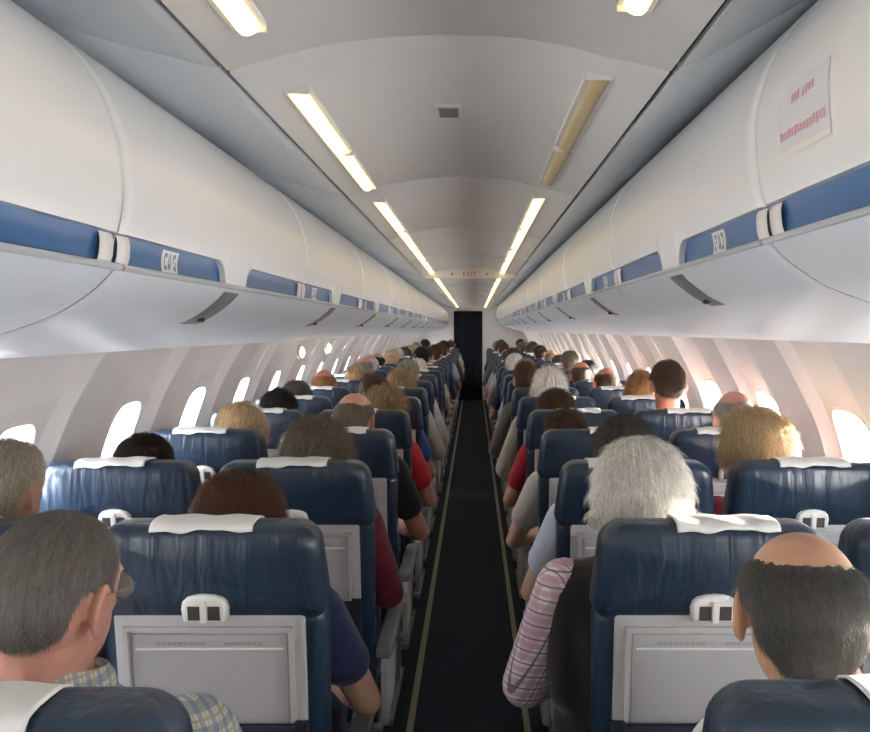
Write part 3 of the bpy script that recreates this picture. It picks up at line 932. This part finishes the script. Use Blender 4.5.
def hair_mesh(var, style, thick, seed=0, res=4, strands=0, slen=.03, swid=.0006, lump=0., lift=.25):
    """shell over the skull, thicker or thinner with the style, plus fine strands"""
    hm = var['head']; bvh = var['bvh']; rnd = random.Random(seed)
    hc = hm @ Vector((0, 0, 0))
    R = hm.to_3x3()
    bm = bmesh.new(); bmesh.ops.create_icosphere(bm, subdivisions=res, radius=1)
    def lerp_tab(tab, a):
        for (a0, v0), (a1, v1) in zip(tab[:-1], tab[1:]):
            if a0 <= a <= a1: return v0 + (v1 - v0) * (a - a0) / (a1 - a0)
        return tab[-1][1]
    # lower and upper limit of the hair by angle from the back of the head (0 = back, 180 = forehead), in elevation degrees
    LOW = dict(short=[(0, -50), (35, -50), (55, -42), (68, -5), (95, 5), (110, -8), (125, 15), (150, 33), (180, 36)],
               buzz=[(0, -42), (35, -44), (55, -36), (68, -2), (95, 8), (110, -4), (125, 22), (150, 44), (180, 48)],
               fringe=[(0, -52), (35, -52), (55, -44), (68, -6), (95, 6), (112, -4), (125, 20), (150, 40), (180, 60)],
               full=[(0, -58), (40, -60), (70, -50), (95, -40), (110, -20), (125, 10), (150, 32), (180, 36)],
               bob=[(0, -68), (40, -70), (80, -66), (100, -52), (112, -20), (125, 12), (150, 34), (180, 38)],
               cap=[(0, -30), (90, 5), (180, 20)])[style]
    HIGH = dict(fringe=[(0, 37), (40, 36), (80, 40), (115, 38), (130, 26), (180, 24)]).get(style)
    def hair_t(d):
        az = math.degrees(abs(math.atan2(d.x, -d.y))); el = math.degrees(math.asin(max(-1, min(1, d.z))))
        n = noise.noise(d * 3.1 + Vector((seed * 3.7, 0, 0))) * 4 + noise.noise(d * 13 + Vector((seed, 3, 0))) * 5
        m = (el - lerp_tab(LOW, az) + n) / 12.
        if HIGH: m = min(m, (lerp_tab(HIGH, az) + n * .8 - el) / 24.)
        return max(-1, min(1, m))
    def base_r(d):
        w = R @ d; q = 1 / math.sqrt((d.x / .075) ** 2 + (d.y / .096) ** 2 + (d.z / .088) ** 2)
        hit = bvh.ray_cast(hc + w * .35, -w, .35)
        r = (hit[0] - hc).length if hit[0] is not None else q
        return min(max(r, q * .8), q * 1.08 if d.z > -.35 else q * 1.45)
    keep = {}
    for v in bm.verts:
        d = v.co.normalized(); m = hair_t(d); keep[v] = m
        t = thick * (max(0, m) ** .8) if m > 0 else max(-.006, m * .012)
        vol = 1.
        if style in ('full', 'bob'): vol = 1. + .35 * max(0, -d.y) + (.3 if d.z < 0 else 0) * (1 if style == 'bob' else .3)
        if style == 'cap': vol = 1.
        lum = 1. + lump * noise.noise(d * 9 + Vector((seed, 1, 2))) + lump * .6 * noise.noise(d * 19 + Vector((seed, 5, 2)))
        r = base_r(d) + (t * vol * lum if m > 0 else t)
        v.co = hc + R @ (d * r)
    bmesh.ops.delete(bm, geom=[f for f in bm.faces if all(keep[v] <= -.35 for v in f.verts)], context='FACES')
    uvl = bm.loops.layers.uv.new('UVMap')
    Ri = R.inverted()
    for f in bm.faces:
        for l in f.loops:
            d = (Ri @ (l.vert.co - hc)).normalized()
            a = math.atan2(d.x, -d.y) / (2 * PI); e = math.asin(max(-1, min(1, d.z))) / PI
            l[uvl].uv = (a * math.cos(e * PI * .8) + seed * 1.3, e)
        f.smooth = True
    if strands:
        fs = [f for f in bm.faces if all(keep[v] > -.22 for v in f.verts)]
        bm.faces.ensure_lookup_table()
        cum = []; tot = 0
        for f in fs: tot += f.calc_area(); cum.append(tot)
        import bisect
        pts = []
        for _ in range(strands):
            f = fs[min(len(fs) - 1, bisect.bisect(cum, rnd.random() * tot))]
            if rnd.random() > .25 + 2.2 * min(keep[v] for v in f.verts): continue
            ws = [rnd.random() for _ in f.verts]; t = sum(ws)
            pts.append((sum((v.co * w for v, w in zip(f.verts, ws)), Vector()) / t, f.normal.copy()))
        for p, nn in pts:
            dloc = (Ri @ (p - hc)).normalized()
            down = R @ Vector((dloc.x * .15, -.45 if dloc.z > .3 else -.15, -1)); 
            if style in ('fringe',) : down = R @ Vector((.35, -.1, -1))
            down = (down - nn * down.dot(nn)); 
            if down.length < 1e-4: continue
            down.normalize(); side = nn.cross(down)
            down = (down + side * rnd.uniform(-.45, .45)).normalized(); side = nn.cross(down)
            L = slen * rnd.uniform(.5, 1.2); prev = None; w = swid * rnd.uniform(.7, 1.3)
            lf = thick * lift * rnd.uniform(.1, 1.3); ua = rnd.random() * 9
            rows = []
            for k in range(4):
                t = k / 3; c = p + down * L * t + nn * (.0006 + lf * math.sin(t * 2.2)) - (p - hc).normalized() * (L * t) ** 2 / .2 * .9
                ww = w * (1 - t * .75); vs = [bm.verts.new(c - side * ww), bm.verts.new(c + nn * ww), bm.verts.new(c + side * ww)]
                if prev:
                    for a, b in ((0, 1), (1, 2)):
                        ff = bm.faces.new((prev[a], prev[b], vs[b], vs[a])); ff.smooth = True
                        for l in ff.loops: l[uvl].uv = (ua, t * .2)
                prev = vs
    me = bpy.data.meshes.new('hair'); bm.to_mesh(me); bm.free()
    me.materials.append(M['hair'])
    return me

SKIN = dict(fair=(.60, .36, .26), pink=(.58, .29, .22), tan=(.48, .27, .17), red=(.55, .23, .15), olive=(.42, .25, .16))
HCOL = dict(pepper=(.17, .155, .135), sand=(.42, .36, .27), white=(.70, .67, .62), grey=(.26, .25, .23), dgrey=(.075, .072, .068), brown=(.07, .038, .022), dbrown=(.035, .020, .013), black=(.010, .009, .009),
            blond=(.58, .42, .24), lbrown=(.30, .20, .11), auburn=(.09, .035, .018), greybrown=(.17, .135, .10), ginger=(.30, .14, .05))
HAIRC = {}
def person(var, loc, H, hair, hairc, shirt, skin='fair', sleeve='short', label='', group=None, trousers=(.04, .05, .08), name='person'):
    o = link(name, var['body']); o.color = (*SKIN[skin], 1)
    s = H / 1.268
    o.location = loc; o.scale = (1, 1, s)
    tag(o, label, 'person', group)
    if hair is not None:
        h = link('hair', hair, o); h.color = (*HCOL[hairc], 1)
    sh = link('shirt', var[sleeve], o); sh.color = (*shirt, 1)
    tr = link('trousers', var['trousers'], o); tr.color = (*trousers, 1)
    return o, sh

HEADS = {'s': head_matrix(), 'l': head_matrix(math.radians(9), math.radians(-4), math.radians(-3)), 'r': head_matrix(math.radians(-10), math.radians(-3), math.radians(3)),
         'd': head_matrix(0, math.radians(-12), math.radians(2))}
# hair kit per (variant, style)
def hair_for(vk, style, thick, seed, **kw):
    key = (vk, style, thick, seed, tuple(sorted(kw.items())))
    if key not in HAIRC: HAIRC[key] = hair_mesh(BODY[vk], style, thick, seed, **kw)
    return HAIRC[key]

def vkey(sg, wide, slim, hd, dx=0.):
    dx = round(dx / .015) * .015
    k = (sg, wide, slim, hd, dx)
    body_variant(k, sg, (.07, .105, .005)[wide], slim, Matrix.Translation((dx, 0, 0)) @ HEADS[hd])
    return k

def at_px(k, x, y):
    d = ROW0 + PITCH * k + .19
    return (x - VX) / F * d, EYE - (y - VY) / F * d

# (row, side, place, head px, crown px, head pose, slim, wide arm, style, thick, lump, colour, skin, shirt, sleeve, label)
PEOPLE = [
 (1,'l','a',233,479,'d',1,1,'full',.016,.15,'auburn','fair',(.022,.030,.085),'short','person with dark reddish-brown hair, navy sleeve and bare elbow beside the aisle'),
 (1,'l','w',-10,445,'r',0,0,'buzz',.007,.05,'sand','fair',(.5,.5,.5),'short','person with cropped grey hair at the left picture edge'),
 (2,'l','a',312,421,'r',1,0,'full',.022,.35,'greybrown','fair',(.16,.018,.035),'long','person with tousled grey-brown hair and maroon sleeve by the aisle'),
 (2,'l','w',138,437,'s',1,0,'short',.010,.10,'dbrown','fair',(.3,.3,.3),'short','person by the window whose dark brown crown shows above the seat'),
 (3,'l','a',353,394,'r',0,1,'fringe',.004,.05,'greybrown','pink',(.012,.013,.016),'short','balding person with grey-brown fringe, black sleeve and bare forearm in the aisle'),
 (3,'l','w',241,404,'s',1,0,'full',.017,.15,'blond','fair',(.5,.5,.5),'short','person with pale blond hair beside the left windows'),
 (4,'l','a',385,387,'r',1,1,'full',.024,.45,'lbrown','fair',(.48,.02,.03),'short','person with curly light brown hair and bright red shirt by the aisle'),
 (4,'l','w',278,390,'s',1,0,'short',.012,.2,'black','tan',(.10,.12,.18),'short','person with black hair at the left windows'),
 (5,'l','a',374,375,'l',0,1,'short',.014,.25,'brown','fair',(.03,.10,.36),'short','person with brown hair and blue shirt sleeve, elbow in the aisle'),
 (5,'l','w',296,381,'s',0,0,'short',.010,.1,'dgrey','fair',(.2,.2,.2),'short','person with dark grey hair ahead of the black-haired one at the left windows'),
 (6,'l','a',402,368,'s',1,1,'full',.018,.3,'lbrown','fair',(.50,.46,.38),'long','person with light brown hair and cream sleeve at the aisle'),
 (6,'l','w',323,370,'s',0,0,'fringe',.004,.05,'ginger','red',(.2,.2,.2),'short','bald person with orange-tinged scalp at the left windows'),
 (7,'l','w',357,365,'s',1,0,'full',.016,.2,'lbrown','fair',(.5,.5,.5),'short','person with light brown hair, right of the orange-tinged bald head by the windows'),
 (1,'r','a',648,444,'l',1,0,'full',.025,.22,'white','pink',(.6,.6,.6),'long',''),
 (2,'r','a',625,420,'r',0,1,'short',.017,.3,'dgrey','fair',(.62,.66,.78),'short','person with dark grey hair and pale blue sleeve, beyond the white-haired head'),
 (2,'r','w',763,412,'l',1,0,'full',.024,.25,'blond','fair',(.30,.04,.06),'short','person with sunlit blonde hair by the right windows'),
 (3,'r','a',566,411,'d',1,1,'short',.012,.2,'brown','fair',(.60,.58,.55),'short','person whose brown crown shows above a white head cover, off-white sleeve, right aisle'),
 (3,'r','w',738,392,'s',0,0,'fringe',.003,.05,'grey','pink',(.3,.3,.34),'short','bald person with bare pink scalp beside the blonde head at the right windows'),
 (4,'r','a',557,391,'d',1,1,'full',.014,.2,'brown','fair',(.42,.02,.04),'short','person with brown hair and red sleeve beside the aisle on the right'),
 (4,'r','w',669,362,'s',0,0,'buzz',.008,.05,'brown','red',(.7,.7,.7),'short','tall person with cropped thinning brown hair and white collar by the right windows'),
 (5,'r','a',550,368,'s',0,1,'full',.020,.15,'white','pink',(.52,.49,.42),'long','person with bushy white hair and cream sleeve, right of the aisle'),
 (5,'r','w',642,371,'s',1,0,'full',.014,.2,'ginger','fair',(.5,.4,.3),'short','person with ginger-blond hair just left of the tall cropped head'),
 (6,'r','w',608,368,'s',0,0,'fringe',.003,.05,'brown','red',(.2,.2,.2),'short','bald person with reddish scalp, right windows, seventh row from the camera'),
 (6,'r','a',527,363,'s',0,1,'short',.012,.2,'brown','fair',(.16,.14,.13),'long','person with brown hair and taupe sleeve, right aisle seat, seventh row'),
 (7,'r','w',581,362,'s',0,0,'fringe',.004,.05,'brown','red',(.2,.2,.2),'short','bald person with brown fringe, right windows, eighth row from the camera'),
]
taken = set((p[0], p[1], p[2]) for p in PEOPLE) | {(0, 'l', 'a'), (0, 'r', 'a'), (0, 'l', 'w'), (0, 'r', 'w')}
group = 'passengers seated facing forward'

for (k, sd, po, x, y, hd, slim, wide, style, thick, lump, hc, sk, shc, sl, lab) in PEOPLE:
    if k == 1 and sd == 'r' and po == 'a': continue
    X, H = at_px(k, x, y)
    sg = 1 if sd == 'l' else -1
    hair = None
    TX = SEATX[sd, po] + (X - SEATX[sd, po]) * .35
    vk = vkey(sg, wide if po == 'a' else -1, slim, hd, X - TX)
    t_in = thick if style in ('full', 'bob', 'short') else thick * .5
    hair = hair_for(vk, style, thick, k, lump=lump, strands=(6000 if k <= 2 else 2200 if k <= 4 else 900 if k <= 6 else 0), slen=.04 if style == 'full' else .024, swid=.0006 + .00012 * k, lift=.9, res=5 if k <= 2 else 4)
    # the body keeps near its own seat; the head's place decides
    person(BODY[vk], (TX, ROW0 + .008 + PITCH * k, 0), H - t_in * .8, hair, hc, shc, sk, sl, lab, group)

# white-haired person in a dark vest over a pink plaid shirt, leaning into the aisle
hm = head_matrix(math.radians(4), math.radians(-4), math.radians(-2))
v = body_variant('plaid', -1, .085, False, hm, .006)
X, H = at_px(1, 648, 444)
hair = hair_mesh(v, 'full', .026, 7, res=5, strands=9000, slen=.045, swid=.0005, lump=.2)
o, sh = person(v, (X - .005, ROW0 + PITCH + .01, 0), H - .018, hair, 'white', (.6, .6, .6), 'pink', 'long', 'person with fluffy white hair, dark vest and pink plaid sleeve hanging into the aisle', group)
sh.data = sh.data.copy(); sh.data.materials.clear(); sh.data.materials.append(M['plaid_pink'])
mb = MB(); body_shape(mb, .022, -1, .085, False, hm, 1.0, 'shirt', 'none')
for s in (-1, 1): mb.chain([((s * .09, .258, .940), .074), ((s * .150, .258, .934), .074), ((s * .158, .272, .84), .066), ((s * .15, .285, .70), .06)])
ve = link('vest', remesh(mb, 'vest', .010, M['cloth'], 4), o); ve.color = (.022, .020, .021, 1)

# man in blue plaid, nearest on the left: head turned to the right, glasses
hm = head_matrix(math.radians(-17), math.radians(-5), math.radians(5))
v = body_variant('bluecheck', 1, .09, False, hm, .0045, 1.06)
X, H = at_px(0, 27, 522)
hair = hair_mesh(v, 'buzz', .0035, 3, res=6, strands=12000, slen=.016, swid=.0003, lump=.08, lift=.8)
o, sh = person(v, (X + .005, ROW0 + .01, 0), H - .003, hair, 'pepper', (.5, .5, .5), 'pink', 'short', 'person with cropped grey hair, glasses and blue plaid shirt in the nearest left seat', group)
sh.data = sh.data.copy(); sh.data.materials.clear(); sh.data.materials.append(M['plaid_blue'])
mb = MB(); rows = []
for (rx, ry, z) in ((.070, .066, 1.012), (.069, .065, 1.035), (.070, .066, 1.058), (.072, .068, 1.062), (.080, .076, 1.050), (.088, .083, 1.022)):
    rows.append([(rx * math.sin(2 * PI * k / 40), .238 - ry * math.cos(2 * PI * k / 40), z + .012 * math.cos(2 * PI * k / 40)) for k in range(40)])
mb.grid(rows, close_v=True); co = build('shirt_collar', mb, M['plaid_blue'], o, 80)
co.modifiers.new('t', 'SOLIDIFY').thickness = .002
# glasses
mb = MB()
P_ = lambda x, y, z: hm @ Vector((x, y - (.016 if y > .02 else 0), z))
for s in (-1, 1):
    mb.tube([P_(s * .080, -.012, -.006), P_(s * .083, .01, -.002), P_(s * .079, .06, -.002), P_(s * .066, .100, -.003)], .0011, 6)
    mb.tube([P_(s * .037 + .026 * math.cos(a), .112 - .012 * abs(s * .037 + .026 * math.cos(a)) / .06, -.012 + .019 * math.sin(a)) for a in [2 * PI * k / 20 for k in range(21)]], .0010, 6)
mb.tube([P_(-.012, .113, -.008), P_(0, .114, -.006), P_(.012, .113, -.008)], .0010, 6)
gl = build('eyeglasses', mb, M['gold'], o)
mb = MB()
for s in (-1, 1): build('spectacle_lens', MB().ellipsoid(P_(s * .037, .1115 - .006, -.012), (.025, .0015, .018), hm.to_3x3()), M['lens'], gl)

# bald man with dark fringe, nearest on the right
hm = head_matrix(math.radians(-6), math.radians(-8), math.radians(2))
v = body_variant('baldfringe', -1, .04, False, Matrix.Translation((-.06, 0, 0)) @ hm, .0045, .80)
X, H = at_px(0, 814, 545); X += .06
hair = hair_mesh(v, 'fringe', .005, 4, res=6, strands=16000, slen=.032, swid=.0004, lump=.12, lift=1.0)
o, sh = person(v, (X, ROW0 + .01, 0), H, hair, 'dgrey', (.55, .55, .52), 'tan', 'short', 'person with bald crown and dark fringe of hair in the nearest right seat', group)

# farther rows, drawn from the photograph's mix of greys, browns and bald heads
rf = random.Random(23)
kinds = [('short', .012, .2), ('full', .017, .25), ('fringe', .004, .05), ('buzz', .006, .05), ('short', .014, .25)]
hcs = ['grey', 'white', 'brown', 'dbrown', 'dgrey', 'lbrown', 'greybrown', 'black', 'blond']
words = dict(grey='grey', white='white', brown='brown', dbrown='dark brown', dgrey='dark grey', lbrown='light brown', greybrown='grey-brown', black='black', blond='blond')
shc = [((.35, .45, .62), 'light blue'), ((.50, .46, .38), 'cream'), ((.05, .06, .08), 'charcoal'), ((.03, .07, .20), 'blue'), ((.55, .55, .55), 'pale grey'), ((.35, .05, .05), 'red'), ((.16, .14, .12), 'taupe'), ((.02, .03, .07), 'navy')]
stn = dict(short='short', full='full', fringe='balding', buzz='cropped')
VK = [k for k in BODY if isinstance(k, tuple) and abs(k[4]) < .07]
for k in range(7, NROWS):
    for sd in 'lr':
        for po in 'aw':
            if (k, sd, po) in taken or rf.random() < .12: continue
            sg = 1 if sd == 'l' else -1
            cand = [q for q in VK if q[0] == sg and (q[1] >= 0 if po == 'a' else q[1] == -1)] or [q for q in VK if q[0] == sg]
            vk = rf.choice(cand)
            st, th, lu = rf.choice(kinds); hc = rf.choice(hcs); c, cn = rf.choice(shc)
            if k == 8 and po == 'a' and sd == 'r': c, cn = shc[0]
            hair = hair_for(vk, st, th, 1, lump=lu, res=4, strands=700, slen=.03, swid=.0016, lift=.8)
            side = BINW[sd]
            lab = f'person with {stn[st]} {words[hc]} hair, {"aisle" if po == "a" else "window"} seat {side} of the aisle, {ORD[k]} row'
            person(BODY[vk], (SEATX[sd, po] + (rf.uniform(-.05, .05) if po == 'a' else sg * rf.uniform(.0, .05)), ROW0 + PITCH * k, 0), rf.uniform(1.23, 1.33), hair, hc, c, rf.choice(['fair', 'pink', 'tan', 'fair']), rf.choice(['short', 'short', 'long']), lab, group)

# ------------------------------------------------------------------ light: daylight through the windows, low sun from the right
w = bpy.data.worlds.new('sky'); SC.world = w; w.use_nodes = True; nt = w.node_tree
bg = nt.nodes['Background']
tc = N(nt, 'ShaderNodeTexCoord'); sep = N(nt, 'ShaderNodeSeparateXYZ'); nt.links.new(tc.outputs['Generated'], sep.inputs['Vector'])
rp = N(nt, 'ShaderNodeValToRGB'); mr = N(nt, 'ShaderNodeMapRange'); mr.inputs['From Min'].default_value = -1; mr.inputs['From Max'].default_value = 1
nt.links.new(sep.outputs['Z'], mr.inputs['Value']); nt.links.new(mr.outputs['Result'], rp.inputs['Fac'])
rp.color_ramp.elements[0].color = (.62, .60, .58, 1); rp.color_ramp.elements[1].color = (.45, .62, .95, 1)
e = rp.color_ramp.elements.new(.5); e.color = (1., .97, .94, 1)
nt.links.new(rp.outputs['Color'], bg.inputs['Color']); bg.inputs['Strength'].default_value = 22.0
# portals guide the daylight sampling at each window
for sd in 'lr':
    sg = -1 if sd == 'l' else 1
    ld = bpy.data.lights.new('window_portal', 'AREA'); ld.shape = 'RECTANGLE'; ld.size = END - BACK; ld.size_y = .42
    ld.cycles.is_portal = True
    lo = bpy.data.objects.new('window_portal', ld); C.objects.link(lo)
    lo.location = (sg * 1.36, (END + BACK) / 2, EYE - .40)
    lo.rotation_euler = Vector((-sg, 0, 0)).to_track_quat('-Z', 'Y').to_euler()
sun = bpy.data.lights.new('sun', 'SUN'); sun.energy = 24.; sun.angle = math.radians(1.); sun.color = (1., .93, .82)
so = bpy.data.objects.new('sun', sun); C.objects.link(so)
so.rotation_euler = Vector((-1, -.30, -.10)).to_track_quat('-Z', 'Y').to_euler()

# ------------------------------------------------------------------ camera
cam = bpy.data.cameras.new('camera'); cam.sensor_width = 36; cam.lens = F / 870 * 36
cam.shift_x = (435 - VX) / 870; cam.shift_y = -(366 - VY) / 870
cam.clip_start = .02; cam.clip_end = 200
co = bpy.data.objects.new('camera', cam); C.objects.link(co)
co.location = (0, 0, EYE); co.rotation_euler = (PI / 2, 0, 0)
SC.camera = co
SC.view_settings.view_transform = 'Standard'; SC.view_settings.look = 'None'
SC.view_settings.gamma = 1; SC.view_settings.use_curve_mapping = False
SC.view_settings.exposure = 0.85
SC.cycles.use_denoising = True
SC.cycles.max_bounces = 12; SC.cycles.diffuse_bounces = 9; SC.cycles.transparent_max_bounces = 16
SC.cycles.sample_clamp_indirect = 6
